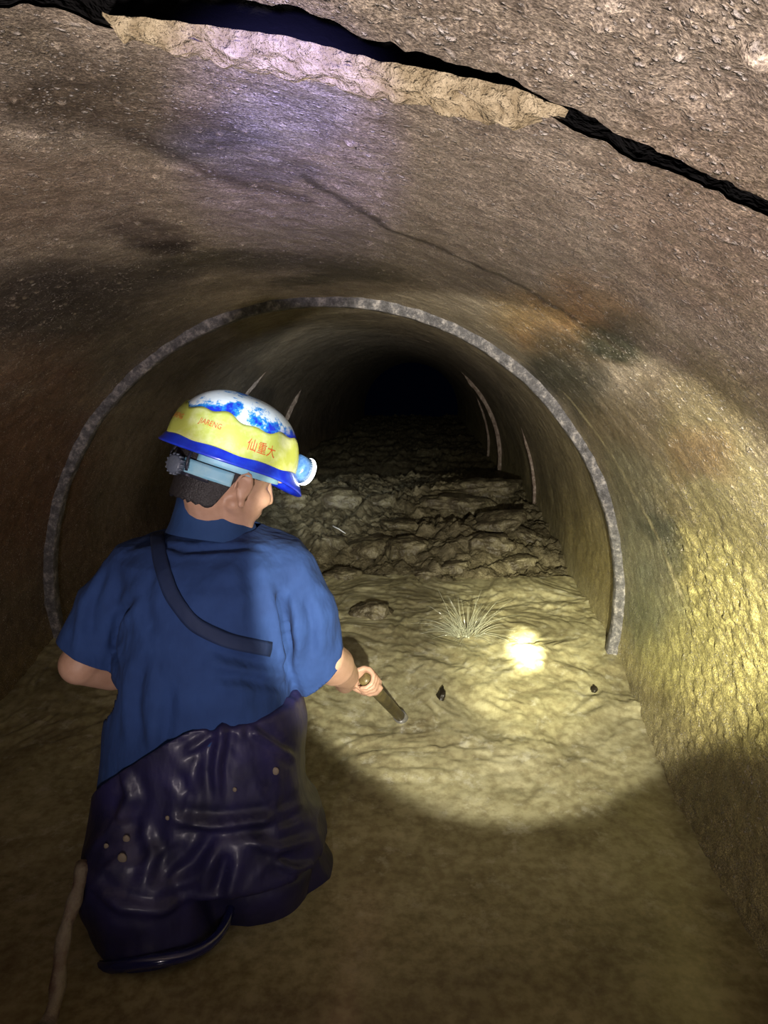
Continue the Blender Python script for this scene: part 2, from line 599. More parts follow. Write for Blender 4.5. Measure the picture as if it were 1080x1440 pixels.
A0, A1 = math.radians(-42), math.radians(222)
o = pipe_section('wall_near', A0, A1, 1300, np.concatenate([np.linspace(-2.2, .08, 30)[:-1], np.linspace(.08, .50, 120)]), y1f=y_up,
                 amp=2.2, pebbles=True, edge=('end',))
tag(o, 'rough gritty concrete pipe crown nearest the camera above the dark crack', 'pipe wall', kind='structure')
o = pipe_section('wall_front', A0, A1, 1300, np.concatenate([np.linspace(.52, 1.1, 130)[:-1], np.linspace(1.1, 2.46, 150)]), y0f=y_lo,
                 amp=1.8, pebbles=True, edge=('start',))
tag(o, 'stained concrete pipe section between the dark crack and the large joint ring', 'pipe wall', kind='structure')
o = pipe_section('wall_middle', A0, A1, 520, np.linspace(2.46, 4.52, 140), amp=1.2)
tag(o, 'brown concrete pipe section just beyond the large joint ring', 'pipe wall', kind='structure')
o = pipe_section('wall_far', A0, A1, 360, np.linspace(4.52, 6.62, 90), amp=1.2)
tag(o, 'dim pipe section between the second and third joint rings', 'pipe wall', kind='structure')
o = pipe_section('wall_back', A0, A1, 240, np.linspace(6.62, 16, 120))
tag(o, 'black far end of the pipe beyond the third joint ring', 'pipe wall', kind='structure')

# dark soil packed behind the open joint
nv, fv = [], []
NS = 160
for i in range(NS + 1):
    a = A0 + (A1 - A0) * i / NS
    for j, yy in enumerate((.0, .3, .5, .7, 1.0)):
        rr = 1.088 + .015 * mnoise.noise(Vector((a * 12, yy * 20, 3)))
        if j in (0, 4):
            rr = 1.12
        nv.append((rr * math.cos(a), yy, rr * math.sin(a)))
for i in range(NS):
    for j in range(4):
        fv.append((i * 5 + j, i * 5 + j + 1, i * 5 + j + 6, i * 5 + j + 5))
o = mesh_obj('trim_1', nv, fv, M['dark'])
tag(o, 'dark wet soil showing through the open crack in the crown', 'soil', kind='structure')

# pale mortar squeezed out along the lower lip of the crack
MLO = [(150, 40), (200, 46), (250, 60), (330, 88), (400, 102), (470, 112), (530, 120), (600, 138), (660, 156), (720, 168), (760, 172), (800, 176)]
MH = lip(MLO)
NT_, NV_ = 620, 22
t_lo = cyl_hit(790, 174)[0]
t_hi = cyl_hit(156, 40)[0]
mv, mf = [], []
for i in range(NT_):
    u = i / (NT_ - 1)
    a = t_lo + (t_hi - t_lo) * u
    ya, yb = float(y_lo(a)) - .004, float(np.interp(a, MH[0], MH[1]))
    yb = max(yb, ya + .002)
    endt = min(1, u * 12, (1 - u) * 30)
    for j in range(NV_):
        v = j / (NV_ - 1)
        yy = ya + (yb - ya) * v
        p = Vector((a * 30, yy * 60, 0))
        h = (.012 * (math.sin(math.pi * min(1, v * .9 + .12)) ** .55) + .008 * mnoise.noise(p * 1.2) + .003 * mnoise.noise(p * 3.2)) * endt
        yj = yy + (.003 * mnoise.noise(Vector((a * 90, 5, 1))) if j in (0, NV_ - 1) else 0)
        r = 1.002 - max(h, -.004)
        if j == 0:
            r = 1.004
        mv.append((r * math.cos(a), yj, r * math.sin(a)))
for i in range(NT_ - 1):
    for j in range(NV_ - 1):
        mf.append((i * NV_ + j, i * NV_ + j + 1, (i + 1) * NV_ + j + 1, (i + 1) * NV_ + j))
o = mesh_obj('trim_2', mv, mf, M['mortar'])
tag(o, 'pale lumpy mortar bead along the lower lip of the crown crack', 'mortar', kind='structure')


# ------------------------------------------------------------------ joint rings
def joint_ring(name, y, r_in, r_out, w, mat, seed, a0=-30, a1=210, rough=.003, spans=None):
    N, prof = 420, [(r_out, -w / 2), (r_in + .003, -w / 2), (r_in, -w / 2 + .004), (r_in, w / 2 - .004), (r_in + .003, w / 2), (r_out, w / 2)]
    V, F = [], []
    for i in range(N + 1):
        a = math.radians(a0 + (a1 - a0) * i / N)
        for j, (r, dy) in enumerate(prof):
            p = Vector((math.cos(a) * 9, seed, math.sin(a) * 9))
            if spans and 0 < j < 5:
                ad = math.degrees(a)
                k = max(min(1, (ad - s0) / 8, (s1 - ad) / 8) for s0, s1 in spans)
                r = r_out - .03 + (r - r_out + .03) * max(0, k) + .004 * (1 - max(0, k))
            if 0 < j < 5:
                r = r + rough * mnoise.noise(p * 1.2) + rough * .6 * mnoise.noise(p * 5 + Vector((0, j, 0)))
            V.append((r * math.cos(a), y + dy + rough * .8 * mnoise.noise(p * .6), r * math.sin(a)))
    K = len(prof)
    for i in range(N):
        for j in range(K - 1):
            F.append((i * K + j, i * K + j + 1, (i + 1) * K + j + 1, (i + 1) * K + j))
    return mesh_obj(name, V, F, mat)


tag(joint_ring('joint_ring', 2.446, .968, 1.03, .04, M['ring'], 1.3), 'large pitted grey joint ring circling the pipe just beyond the worker', 'joint ring')
tag(joint_ring('joint_ring', 4.504, .982, 1.03, .03, M['ring_far'], 4.1, spans=((-30, 28), (128, 152))), 'second thin rusty joint ring, between the large ring and the black end', 'joint ring')
tag(joint_ring('joint_ring', 6.607, .968, 1.03, .04, M['ring_far'], 6.1, spans=((-30, 52), (140, 172))), 'third joint ring, pale reddish arc deep in the dark pipe', 'joint ring')
tag(joint_ring('joint_ring', 7.9, .978, 1.03, .03, M['ring_far'], 8.1, spans=((-30, 34),)), 'faintest and farthest joint ring, inside the third one', 'joint ring')

# ------------------------------------------------------------------ water and mud
ZP = [(-3, -.30), (1.3, -.30), (1.75, -.285), (2.1, -.235), (2.45, -.175), (3.0, -.15), (3.6, -.13), (4.2, -.07), (4.7, -.03), (5.3, -.05), (6.5, -.12), (16, -.14)]
ZPY, ZPZ = np.array([a for a, b in ZP]), np.array([b for a, b in ZP])
MOUND = [(.688, 2.40, .09, .014)]


def water_z(X, Y):
    P3 = np.stack([X, Y, X * 0], -1)
    z = np.interp(Y, ZPY, ZPZ)
    tur = np.clip((Y - 1.45) * 1.6, 0, 1)
    sw = np.stack([X + .10 * vnoise(P3, 5, 3), Y + .12 * vnoise(P3, 4, 4), X * 0], -1)
    z = z + tur * (.020 * fbm(sw, 6.5, 4, 71) + .009 * np.abs(fbm(sw * np.array([1.7, .8, 1]), 17, 3, 72)))
    z = z + (1 - tur) * (.0018 * fbm(P3, 4, 3, 73))
    for x0, y0, r, h in MOUND:
        z = z + h * np.exp(-(((X - x0) ** 2 + (Y - y0) ** 2) / (r * r)))
    return z


def bank_z(X, Y):
    P3 = np.stack([X, Y, X * 0], -1)
    z = np.interp(Y, ZPY, ZPZ)
    k = np.clip((Y - 2.7) * 1.6, 0, 1)
    wr = np.stack([X + .12 * vnoise(P3, 3.1, 31), Y + .12 * vnoise(P3, 3.3, 33), X * 0], -1)
    h = .08 * fbm(wr, 3.6, 5, 81, .65) + .075 * np.abs(fbm(wr, 8, 5, 83, .65))
    z = z + k * h - (1 - k) * .06
    for (x0, y0, rx, ry, hh) in [(-.30, 4.4, .35, .4, .07), (.48, 4.9, .3, .3, .05), (-.05, 3.75, .3, .25, .05), (.6, 3.7, .28, .3, .06), (-.7, 4.0, .3, .5, .08)]:
        z = z + hh * np.exp(-(((X - x0) / rx) ** 2 + ((Y - y0) / ry) ** 2))
    return z


def sheet(name, x0, x1, nx, ys, zf, mat, calm=False):
    xs = np.linspace(x0, x1, nx)
    X, Y = np.meshgrid(xs, ys, indexing='ij')
    Z = zf(X, Y)
    lim = np.sqrt(np.clip(1.015 ** 2 - Z * Z, 0, None))
    X = np.clip(X, -lim, lim)
    V = np.stack([X, Y, Z], -1).reshape(-1, 3)
    n, m = X.shape
    idx = np.arange(n * m).reshape(n, m)
    F = np.stack([idx[:-1, :-1].ravel(), idx[1:, :-1].ravel(), idx[1:, 1:].ravel(), idx[:-1, 1:].ravel()], 1)
    o = mesh_obj(name, V, F.tolist(), mat)
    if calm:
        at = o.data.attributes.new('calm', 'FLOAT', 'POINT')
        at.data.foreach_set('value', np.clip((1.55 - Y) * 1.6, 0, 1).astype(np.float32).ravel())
    return o


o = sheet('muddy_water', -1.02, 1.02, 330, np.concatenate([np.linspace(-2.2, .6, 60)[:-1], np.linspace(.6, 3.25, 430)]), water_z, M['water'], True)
tag(o, 'opaque yellow-brown muddy water filling the pipe around the worker', 'muddy water', kind='stuff')
o = sheet('mud_bank', -1.02, 1.02, 260, np.concatenate([np.linspace(2.6, 6.0, 420)[:-1], np.linspace(6.0, 16, 90)]), bank_z, M['mud'])
tag(o, 'dark lumpy bank of mud and rubble beyond the lit water', 'mud', kind='stuff')


def ground(x, y):
    X, Y = np.array([[x]]), np.array([[y]])
    a = float(water_z(X, Y)[0, 0]) if y < 3.25 else -9
    b = float(bank_z(X, Y)[0, 0]) if y > 2.6 else -9
    return max(a, b)


def hit_ground(px, py):
    d = ray(px, py)
    d = d / d[1]
    yy = .6
    while yy < 9:
        p = CAM + d * yy
        if p[2] <= ground(p[0], yy):
            return Vector(p)
        yy += .02
    return Vector(CAM + d * 6)


# ------------------------------------------------------------------ stones in the mud
def stone_mesh(name, sx, sy, sz, seed, mat, detail=4):
    bm = bmesh.new()
    bmesh.ops.create_icosphere(bm, subdivisions=detail, radius=1)
    for v in bm.verts:
        p = v.co.copy()
        n = mnoise.noise(p * 1.1 + Vector((seed, 0, 0))) * .5 + mnoise.noise(p * 2.6 + Vector((0, seed, 0))) * .28 + mnoise.noise(p * 6 + Vector((0, 0, seed))) * .12
        q = p * (1 + n)
        # facets
        q = Vector([math.copysign(abs(c) ** .8, c) for c in q])
        v.co = Vector((q.x * sx, q.y * sy, q.z * sz))
    return bm


STONES = [
    # px, py, width px, flat, label, group
    (672, 694, 110, .30, 'broad flat slab lying on the mud at the edge of the dark, right of centre', None),
    (645, 712, 90, .25, 'long low slab just in front of the broad flat slab', None),
    (470, 706, 70, .45, 'dim grey rock on the skyline right of the worker hard hat', None),
    (405, 712, 60, .5, 'dim rock closest behind the worker face', None),
    (535, 712, 44, .6, 'small knobby rock on the mud skyline in mid channel', None),
    (700, 742, 80, .35, 'flat dark rock by the foot of the second joint ring', None),
    (570, 775, 60, .45, 'reddish lump of rubble in the middle of the dark mud', None),
    (512, 780, 90, .35, 'pale muddy rock above the worker right shoulder', None),
    (560, 745, 46, .5, 'small dull stone between the skyline rocks and the reddish lump', None),
    (690, 770, 66, .4, 'pale crusted stone left of the right pipe wall', None),
    (745, 760, 56, .4, 'dull stone against the right pipe wall near the second ring', None),
    (470, 770, 44, .45, 'small pale stone nearest the worker right shoulder', None),
    (524, 868, 56, .55, 'grey-brown lump standing out of the water beside the worker right sleeve', None),
    (725, 796, 54, .3, 'small muddy stone at the upper edge of the lit water, close to the right wall', 'muddy stones at the edge of the lit water'),
    (640, 800, 50, .3, 'small muddy stone at the upper edge of the lit water, second from the right wall', 'muddy stones at the edge of the lit water'),
    (600, 812, 40, .35, 'small muddy stone directly above the splash', 'muddy stones at the edge of the lit water'),
    (480, 812, 46, .35, 'small muddy stone at the upper edge of the lit water, nearest the worker sleeve', 'muddy stones at the edge of the lit water'),
]
for k, (px, py, w, fl, lab, grp) in enumerate(STONES):
    g = hit_ground(px, py)
    s = w * .5 * g.y / FPX
    bm = stone_mesh('stone', s, s * .8, s * fl, k * 3.7 + 1, M['stone'])
    bmesh.ops.rotate(bm, verts=bm.verts, matrix=Matrix.Rotation(random.uniform(-.25, .25), 3, 'Y') @ Matrix.Rotation(random.uniform(-.4, .4), 3, 'Z'))
    o = bm_obj('mud_stone', bm, M['stone'])
    o.location = (g.x, g.y + s * .3, ground(g.x, g.y) + s * fl * .08)
    tag(o, lab, 'stone', grp)

for (px, py, dx, dy, lab) in [(619, 984, 8, 13, 'small dark scrap poking from the lit water below the splash'),
                              (835, 972, 9, 6, 'small dark scrap in the lit water near the right wall')]:
    g = hit_ground(px, py)
    s = g.y / FPX
    bm = stone_mesh('scrap', dx * s * .55, dy * s * .9, dy * s * .8, px, None, 3)
    o = bm_obj('dark_scrap', bm, M['pebble_dark'])
    o.location = (g.x, g.y, ground(g.x, g.y) + .004)
    o.rotation_euler = (.5, .5 if px < 700 else -.6, .3)
    tag(o, lab, 'debris')


def tube(bm, pts, radii, seg=10, cap=True):
    pts = [Vector(p) for p in pts]
    rings = []
    prev = None
    for i, p in enumerate(pts):
        d = (pts[min(i + 1, len(pts) - 1)] - pts[max(i - 1, 0)]).normalized()
        if prev is None:
            a = d.cross(Vector((0, 0, 1)))
            if a.length < .1:
                a = d.cross(Vector((1, 0, 0)))
            a.normalize()
        else:
            a = (prev - d * prev.dot(d)).normalized()
        prev = a
        b = d.cross(a)
        r = radii[i] if hasattr(radii, '__len__') else radii
        rings.append([bm.verts.new(p + (a * math.cos(2 * math.pi * k / seg) + b * math.sin(2 * math.pi * k / seg)) * r) for k in range(seg)])
    for r0, r1 in zip(rings[:-1], rings[1:]):
        for k in range(seg):
            bm.faces.new((r0[k], r0[(k + 1) % seg], r1[(k + 1) % seg], r1[k]))
    if cap:
        bm.faces.new(rings[0][::-1])
        bm.faces.new(rings[-1])
    return rings


# splash: thin jets thrown up where the current breaks on a stone
g = hit_ground(655, 893)
bm = bmesh.new()
rnd = random.Random(5)
for k in range(170):
    az = rnd.uniform(0, 2 * math.pi)
    el = math.radians(rnd.uniform(14, 72))
    L = rnd.uniform(.05, .24)
    d = Vector((math.cos(az) * math.cos(el), .7 * math.sin(az) * math.cos(el), math.sin(el)))
    b0 = g + Vector((d.x * .03 + rnd.uniform(-.02, .02), d.y * .03 + rnd.uniform(-.015, .015), -.006))
    b0.z = g.z - .006
    pts = []
    for i in range(6):
        u = i / 5
        pts.append(b0 + d * L * u + Vector((0, 0, -.45 * L * u * u * math.cos(el))))
    r = rnd.uniform(.0003, .0008)
    tube(bm, pts, [r * 1.4, r * 1.2, r, r * .9, r * .7, r * .3], 5)
for k in range(26):
    az = rnd.uniform(0, 6.283)
    rr = rnd.uniform(0, .05)
    c = g + Vector((rr * math.cos(az), rr * math.sin(az) * .6, 0))
    bmesh.ops.create_icosphere(bm, subdivisions=1, radius=rnd.uniform(.003, .008), matrix=Matrix.Translation(c))
o = bm_obj('water_splash', bm, M['splash'])
tag(o, 'fan of thin water jets splashing up in the lit water left of the bright spot', 'splash', kind='thing')

# white twig in the dark mud
g = hit_ground(477, 749)
bm = bmesh.new()
tube(bm, [(-.035, .02, .03), (0, 0, .018), (.035, -.02, .0)], [.003, .0035, .002], 6)
o = bm_obj('white_twig', bm, simple('pale_twig', (.8, .8, .78), .5))
o.location = (g.x, g.y, g.z)
tag(o, 'tiny white stick on the dark mud right of the worker face', 'stick')


# ------------------------------------------------------------------ worker
def ellipsoid(bm, c, r, rot=None, seg=24):
    m = Matrix.Translation(Vector(c))
    if rot is not None:
        m = m @ rot.to_4x4()
    m = m @ Matrix.Diagonal((*r, 1))
    bmesh.ops.create_uvsphere(bm, u_segments=seg, v_segments=seg // 2, radius=1, matrix=m)


def capsule(bm, p0, p1, r0, r1, n=6, seg=16):
    p0, p1 = Vector(p0), Vector(p1)
    d = (p1 - p0).normalized()
    pts, rr = [], []
    for i in range(n):
        a = math.pi / 2 * (1 - i / n)
        pts.append(p0 - d * r0 * math.sin(a))
        rr.append(max(r0 * math.cos(a), r0 * .05))
    for i in range(n + 1):
        a = math.pi / 2 * i / n
        pts.append(p1 + d * r1 * math.sin(a))
        rr.append(max(r1 * math.cos(a), r1 * .05))
    tube(bm, pts, rr, seg)


def chain(bm, pts, seg=16):
    for (a, ra), (b, rb) in zip(pts[:-1], pts[1:]):
        capsule(bm, a, b, ra, rb, seg=seg)


def loft(bm, levels, seg=48, power=2.3, roll=0):
    rings = []
    for (c, hx, hy) in levels:
        c = Vector(c)
        ring = []
        for k in range(seg):
            a = 2 * math.pi * k / seg
            ca, sa = math.cos(a), math.sin(a)
            x = math.copysign(abs(ca) ** (2 / power), ca) * hx
            y = math.copysign(abs(sa) ** (2 / power), sa) * hy
            ring.append(bm.verts.new(c + Vector((x, y, roll * x))))
        rings.append(ring)
    for r0, r1 in zip(rings[:-1], rings[1:]):
        for k in range(seg):
            bm.faces.new((r0[k], r0[(k + 1) % seg], r1[(k + 1) % seg], r1[k]))
    bm.faces.new(rings[0][::-1])
    bm.faces.new(rings[-1])


def voxel(bm, size, smooth=6, factor=.6):
    bmesh.ops.recalc_face_normals(bm, faces=bm.faces)
    me = bpy.data.meshes.new('tmp')
    bm.to_mesh(me)
    bm.free()
    o = bpy.data.objects.new('tmp', me)
    COL.objects.link(o)
    m = o.modifiers.new('r', 'REMESH')
    m.mode = 'VOXEL'
    m.voxel_size = size
    s = o.modifiers.new('s', 'SMOOTH')
    s.factor = factor
    s.iterations = smooth
    dg = bpy.context.evaluated_depsgraph_get()
    me2 = bpy.data.meshes.new_from_object(o.evaluated_get(dg))
    bpy.data.objects.remove(o)
    bpy.data.meshes.remove(me)
    b2 = bmesh.new()
    b2.from_mesh(me2)
    bpy.data.meshes.remove(me2)
    b2.normal_update()
    return b2


def bvh_of(bm):
    return BVHTree.FromBMesh(bm)


# frames ------------------------------------------------------
HEAD_C = P(322, 662, 1.42)
yaw, pit = math.radians(45), math.radians(20)     # turned right of straight ahead, chin down
F = Vector((math.cos(yaw) * math.cos(pit), math.sin(yaw) * math.cos(pit), -math.sin(pit)))
Lf = Vector((-math.sin(yaw), math.cos(yaw), 0))
U = F.cross(Lf)
roll_ = Matrix.Rotation(math.radians(6), 3, F)      # head tipped a little to the right
Lf, U = roll_ @ Lf, roll_ @ U
HR = Matrix((F, Lf, U)).transposed()


def H(x, y, z):
    return HEAD_C + HR @ Vector((x, y, z))


NECK = P(303, 735, 1.45)
worker = empty('person', (P(250, 1290, 1.35).x, 1.35, -.93))
tag(worker, 'person in blue short-sleeved shirt and dark waders seen from behind, knee-deep in muddy water', 'person')

SH_L = P(192, 806, 1.40)
SH_R = P(410, 812, 1.40)
EL_L = P(112, 934, 1.36)
WR_L = P(250, 960, 1.60)
EL_R = P(458, 925, 1.42)
WR_R = P(486, 950, 1.575)
KNOB = P(516, 958, 1.665)      # where the right hand grips the handle

b = bmesh.new()
# head
ellipsoid(b, H(-.006, 0, .022), (.096, .077, .092), HR)
ellipsoid(b, H(.030, 0, -.040), (.064, .060, .078), HR)
ellipsoid(b, H(.055, 0, -.082), (.032, .036, .028), HR)
capsule(b, H(.002, .050, -.055), H(.062, .022, -.092), .018, .016)
capsule(b, H(.002, -.050, -.055), H(.062, -.022, -.092), .018, .016)
capsule(b, H(.090, 0, .004), H(.108, 0, -.034), .009, .012)
ellipsoid(b, H(.098, .010, -.038), (.010, .008, .007), HR)
ellipsoid(b, H(.098, -.010, -.038), (.010, .008, .007), HR)
ellipsoid(b, H(.086, 0, -.062), (.012, .024, .007), HR)
ellipsoid(b, H(.084, 0, -.073), (.012, .020, .007), HR)
capsule(b, H(.084, .045, .016), H(.090, -.045, .016), .010, .010)
for s in (-1, 1):
    ellipsoid(b, H(.060, s * .040, -.032), (.026, .020, .022), HR)
    er = HR @ Matrix.Rotation(s * .35, 3, 'Z')
    ellipsoid(b, H(-.006, s * .080, -.020), (.014, .006, .024), er)
    pts = []
    for i in range(9):
        a = math.radians(200 - i * 35)
        pts.append((H(-.010 + .018 * math.cos(a), s * (.084 + .004 * math.sin(a)), -.017 + .027 * math.sin(a)), .0040))
    chain(b, pts, 10)
    ellipsoid(b, H(-.002, s * .084, -.048), (.009, .006, .010), HR)
capsule(b, H(-.026, 0, -.055), NECK, .050, .056)
capsule(b, NECK, NECK + Vector((0, -.01, -.06)), .060, .07)
# trunk under the clothes
loft(b, [(P(302, 772, 1.45), .09, .06), (P(300, 810, 1.42), .13, .085), (P(290, 900, 1.40), .145, .10), (P(285, 1000, 1.39), .145, .10),
         (P(280, 1080, 1.38), .155, .11), (P(270, 1150, 1.36), .15, .11)], 32)
# arms
chain(b, [(SH_L + Vector((.02, 0, -.02)), .034), (SH_L.lerp(EL_L, .5), .036), (EL_L, .041)])
chain(b, [(EL_L, .041), (EL_L.lerp(WR_L, .3), .042), (WR_L, .026)])
chain(b, [(SH_R + Vector((-.02, 0, -.02)), .034), (SH_R.lerp(EL_R, .5), .036), (EL_R, .040)])
chain(b, [(EL_R, .042), (EL_R.lerp(WR_R, .4), .044), (WR_R, .031)])
# legs to the invert of the pipe
HIP_L, HIP_R = P(205, 1130, 1.33), P(360, 1110, 1.40)
KN_L, KN_R = Vector((-.17, 1.25, -.42)), Vector((.10, 1.47, -.44))
FT_L, FT_R = Vector((-.16, 1.22, -.90)), Vector((.12, 1.40, -.90))
for h, kn, ft in ((HIP_L, KN_L, FT_L), (HIP_R, KN_R, FT_R)):
    chain(b, [(h, .085), (kn, .058), (ft, .042)])
    capsule(b, ft, ft + Vector((.02, .16, -.02)), .042, .035)
# stick geometry shared by both hands
TIP = P(565, 1010, 2.03)
AX = (TIP - KNOB).normalized()
HAND2 = P(285, 985, 1.66)


def hand(b, wrist, grip, ax, side):
    """palm and five fingers closed round a rod through grip along ax"""
    to = (grip - wrist)
    to = (to - ax * to.dot(ax)).normalized()       # wrist to rod, square to the rod
    nrm = ax.cross(to) * side                      # direction the palm faces away from
    palm_c = grip - to * .030 + nrm * .020
    R3 = Matrix((to, nrm, ax)).transposed()
    ellipsoid(b, palm_c, (.046, .017, .042), R3)
    capsule(b, wrist, palm_c - to * .02, .027, .024)
    r = .024
    for i, (ln, rr) in enumerate(((.92, .0088), (1.0, .0092), (.96, .0088), (.80, .0078))):
        o = ax * (.031 - i * .0205)
        pts = []
        for j, a in enumerate((80, 35, -15, -75, -125, -165)):
            aa = math.radians(a * ln)
            pts.append((grip + o + nrm * r * math.sin(aa) + to * r * math.cos(aa), rr * (1 - .05 * j)))
        pts.insert(0, (grip + o + nrm * .024 - to * .012, rr * 1.1))
        chain(b, pts, 8)
    th = [(palm_c - to * .01 + ax * .034, .013), (grip - nrm * .006 - to * .020 + ax * .048, .011),
          (grip - nrm * .022 + to * .004 + ax * .040, .0095), (grip - nrm * .022 + to * .020 + ax * .026, .008)]
    chain(b, th, 8)


hand(b, WR_R, KNOB, AX, -1)
hand(b, WR_L, HAND2, Vector((.1, .2, -.97)).normalized(), 1)
capsule(b, EL_L.lerp(WR_L, .8), WR_L, .028, .027)
body = voxel(b, .0042, 4, .5)
o = bm_obj('body', body, M['skin'], worker)

# hair: short, showing under the hard hat at the nape and temple
bm = bmesh.new()
NA, NB = 60, 26
g = [[None] * NB for _ in range(NA)]
for i in range(NA):
    a = math.radians(62 + 236 * i / (NA - 1))           # azimuth from the face round the back
    for j in range(NB):
        back = max(0, -math.cos(a))
        bs = min(1, max(0, (back - .05) / .5))
        zlow = .004 - .078 * bs * bs * (3 - 2 * bs) + .007 * mnoise.noise(Vector((a * 14, 0, 0)))
        z = .085 + (zlow - .085) * j / (NB - 1)
        k = math.sqrt(max(.02, 1 - ((z - .022) / .096) ** 2))
        if z < 0:
            k = max(k, .90 + .35 * z)
        rr = 1.03 + .015 * mnoise.noise(Vector((a * 9, z * 30, 0)))
        g[i][j] = bm.verts.new(H(-.006 + .096 * k * rr * math.cos(a), .077 * k * rr * math.sin(a), z))
for i in range(NA - 1):
    for j in range(NB - 1):
        bm.faces.new((g[i][j], g[i + 1][j], g[i + 1][j + 1], g[i][j + 1]))
o = bm_obj('hair', bm, M['hair'], worker)
sm = o.modifiers.new('s', 'SOLIDIFY')
sm.thickness = .006
sm.offset = -1

# shirt -------------------------------------------------------
SL = [(738, 262, 352, 1.455, .060), (750, 240, 378, 1.45, .085), (762, 190, 418, 1.435, .100), (782, 166, 434, 1.42, .115), (815, 180, 422, 1.405, .130),
      (870, 180, 408, 1.395, .138), (930, 168, 405, 1.385, .142), (1000, 160, 412, 1.38, .145), (1060, 155, 412, 1.375, .148), (1105, 150, 410, 1.37, .150)]


def levels(tab, grow=0.0):
    out = []
    for py, xl, xr, yc, hd in tab:
        a, c = P(xl, py, yc), P(xr, py, yc)
        out.append(((a + c) / 2, (c - a).length / 2 + grow, hd + grow))
    return out


b = bmesh.new()
loft(b, levels(SL), 56, 2.4)
chain(b, [(P(192, 804, 1.405), .062), (P(150, 860, 1.39), .062), (P(118, 930, 1.365), .060)], 24)
chain(b, [(P(406, 810, 1.405), .060), (P(428, 865, 1.40), .063), (P(440, 925, 1.43), .064), (P(452, 955, 1.46), .064)], 24)
sh = voxel(b, .0060, 6, .5)


def fold(bm, seed, lines, amp):
    """cloth folds: long soft creases from noise stretched along the pull of the cloth"""
    bm.normal_update()
    co = np.array([v.co[:] for v in bm.verts])
    w = np.stack([co[:, 0] + .15 * vnoise(co, 4, seed), co[:, 1], co[:, 2] * .55 + .10 * vnoise(co, 5, seed + 1)], -1)
    n = 1 - np.abs(vnoise(w, lines, seed + 2)) * 2
    n2 = 1 - np.abs(vnoise(w, lines * 2.1, seed + 3)) * 2
    d = amp * (.65 * n + .3 * n2)
    for v, dd in zip(bm.verts, d):
        v.co += v.normal * float(dd)


fold(sh, 5, 7.5, .008)


def on_surface(px, py, trees, lift=.004):
    d = Vector(ray(px, py)).normalized()
    best = None
    for tr in trees:
        h = tr.ray_cast(Vector(CAM), d)
        if h[0] is not None and (best is None or h[3] < best[3]):
            best = h
    if best is None:
        return None
    n = best[1]
    if n.dot(d) > 0:
        n = -n
    return best[0] + n * lift, n


def crease(bm, lines):
    """press creases (positive depth) or raise wrinkles (negative) along lines over a garment"""
    bm.normal_update()
    tr = bvh_of(bm)
    co = np.array([v.co[:] for v in bm.verts])
    d = np.zeros(len(co))
    for pts, width, depth in lines:
        w3 = [on_surface(x, y, [tr], 0) for x, y in pts]
        w3 = [np.array(h[0]) for h in w3 if h]
        best = np.full(len(co), 9.0)
        tt = np.zeros(len(co))
        n = len(w3) - 1
        for q, (a, c) in enumerate(zip(w3[:-1], w3[1:])):
            v = c - a
            u = np.clip(((co - a) @ v) / (v @ v), 0, 1)
            dist = np.linalg.norm(co - a - u[:, None] * v, axis=1)
            tt = np.where(dist < best, (q + u) / n, tt)
            best = np.minimum(best, dist)
        env = np.clip(np.minimum(tt, 1 - tt) * 5 + .15, 0, 1)
        d += depth * env * (np.exp(-(best / width) ** 2) - .45 * np.exp(-((best - width * 1.9) / width) ** 2))
    for v, x in zip(bm.verts, d):
        if x:
            v.co -= v.normal * float(x)


def cut(bm, origin, normal, radius):
    """open a garment cleanly along a plane near a point"""
    o_, n_ = Vector(origin), Vector(normal).normalized()
    fs = [f for f in bm.faces if (f.calc_center_median() - o_).length < radius]
    es = {e for f in fs for e in f.edges}
    vs_ = {v for f in fs for v in f.verts}
    bmesh.ops.bisect_plane(bm, geom=list(fs) + list(es) + list(vs_), plane_co=o_, plane_no=n_, clear_outer=True)


crease(sh, [([(196, 835), (170, 870), (163, 905), (166, 945)], .011, .013), ([(392, 830), (400, 870), (404, 905), (402, 950)], .011, .022),
            ([(290, 912), (350, 930), (405, 935)], .010, .009), ([(150, 800), (130, 850), (125, 900)], .010, .007),
            ([(430, 840), (440, 880), (438, 925)], .010, .007), ([(200, 930), (190, 990), (196, 1050)], .014, .010),
            ([(240, 960), (236, 1010), (228, 1060)], .012, .008), ([(345, 790), (360, 840), (352, 880)], .014, .006),
            ([(225, 765), (260, 775), (320, 772), (380, 776)], .008, .005), ([(300, 950), (350, 955), (400, 968)], .010, .010),
            ([(215, 800), (205, 850), (215, 900)], .014, .006)])
dl = (P(112, 940, 1.36) - P(150, 860, 1.39)).normalized()
cut(sh, P(122, 921, 1.365), dl + Vector((-.12, 0, 0)), .13)
dr = Vector((.62, .30, -.72))
cut(sh, P(447, 938, 1.45), dr, .115)
cut(sh, P(305, 741, 1.45), Vector((0, 0, 1)), .12)
o = bm_obj('shirt', sh, M['shirt'], worker)
o.modifiers.new('s', 'SOLIDIFY').thickness = .003
shirt_o = o

bm = bmesh.new()
bm.from_mesh(shirt_o.data)
SHB = bvh_of(bm)
bm.free()

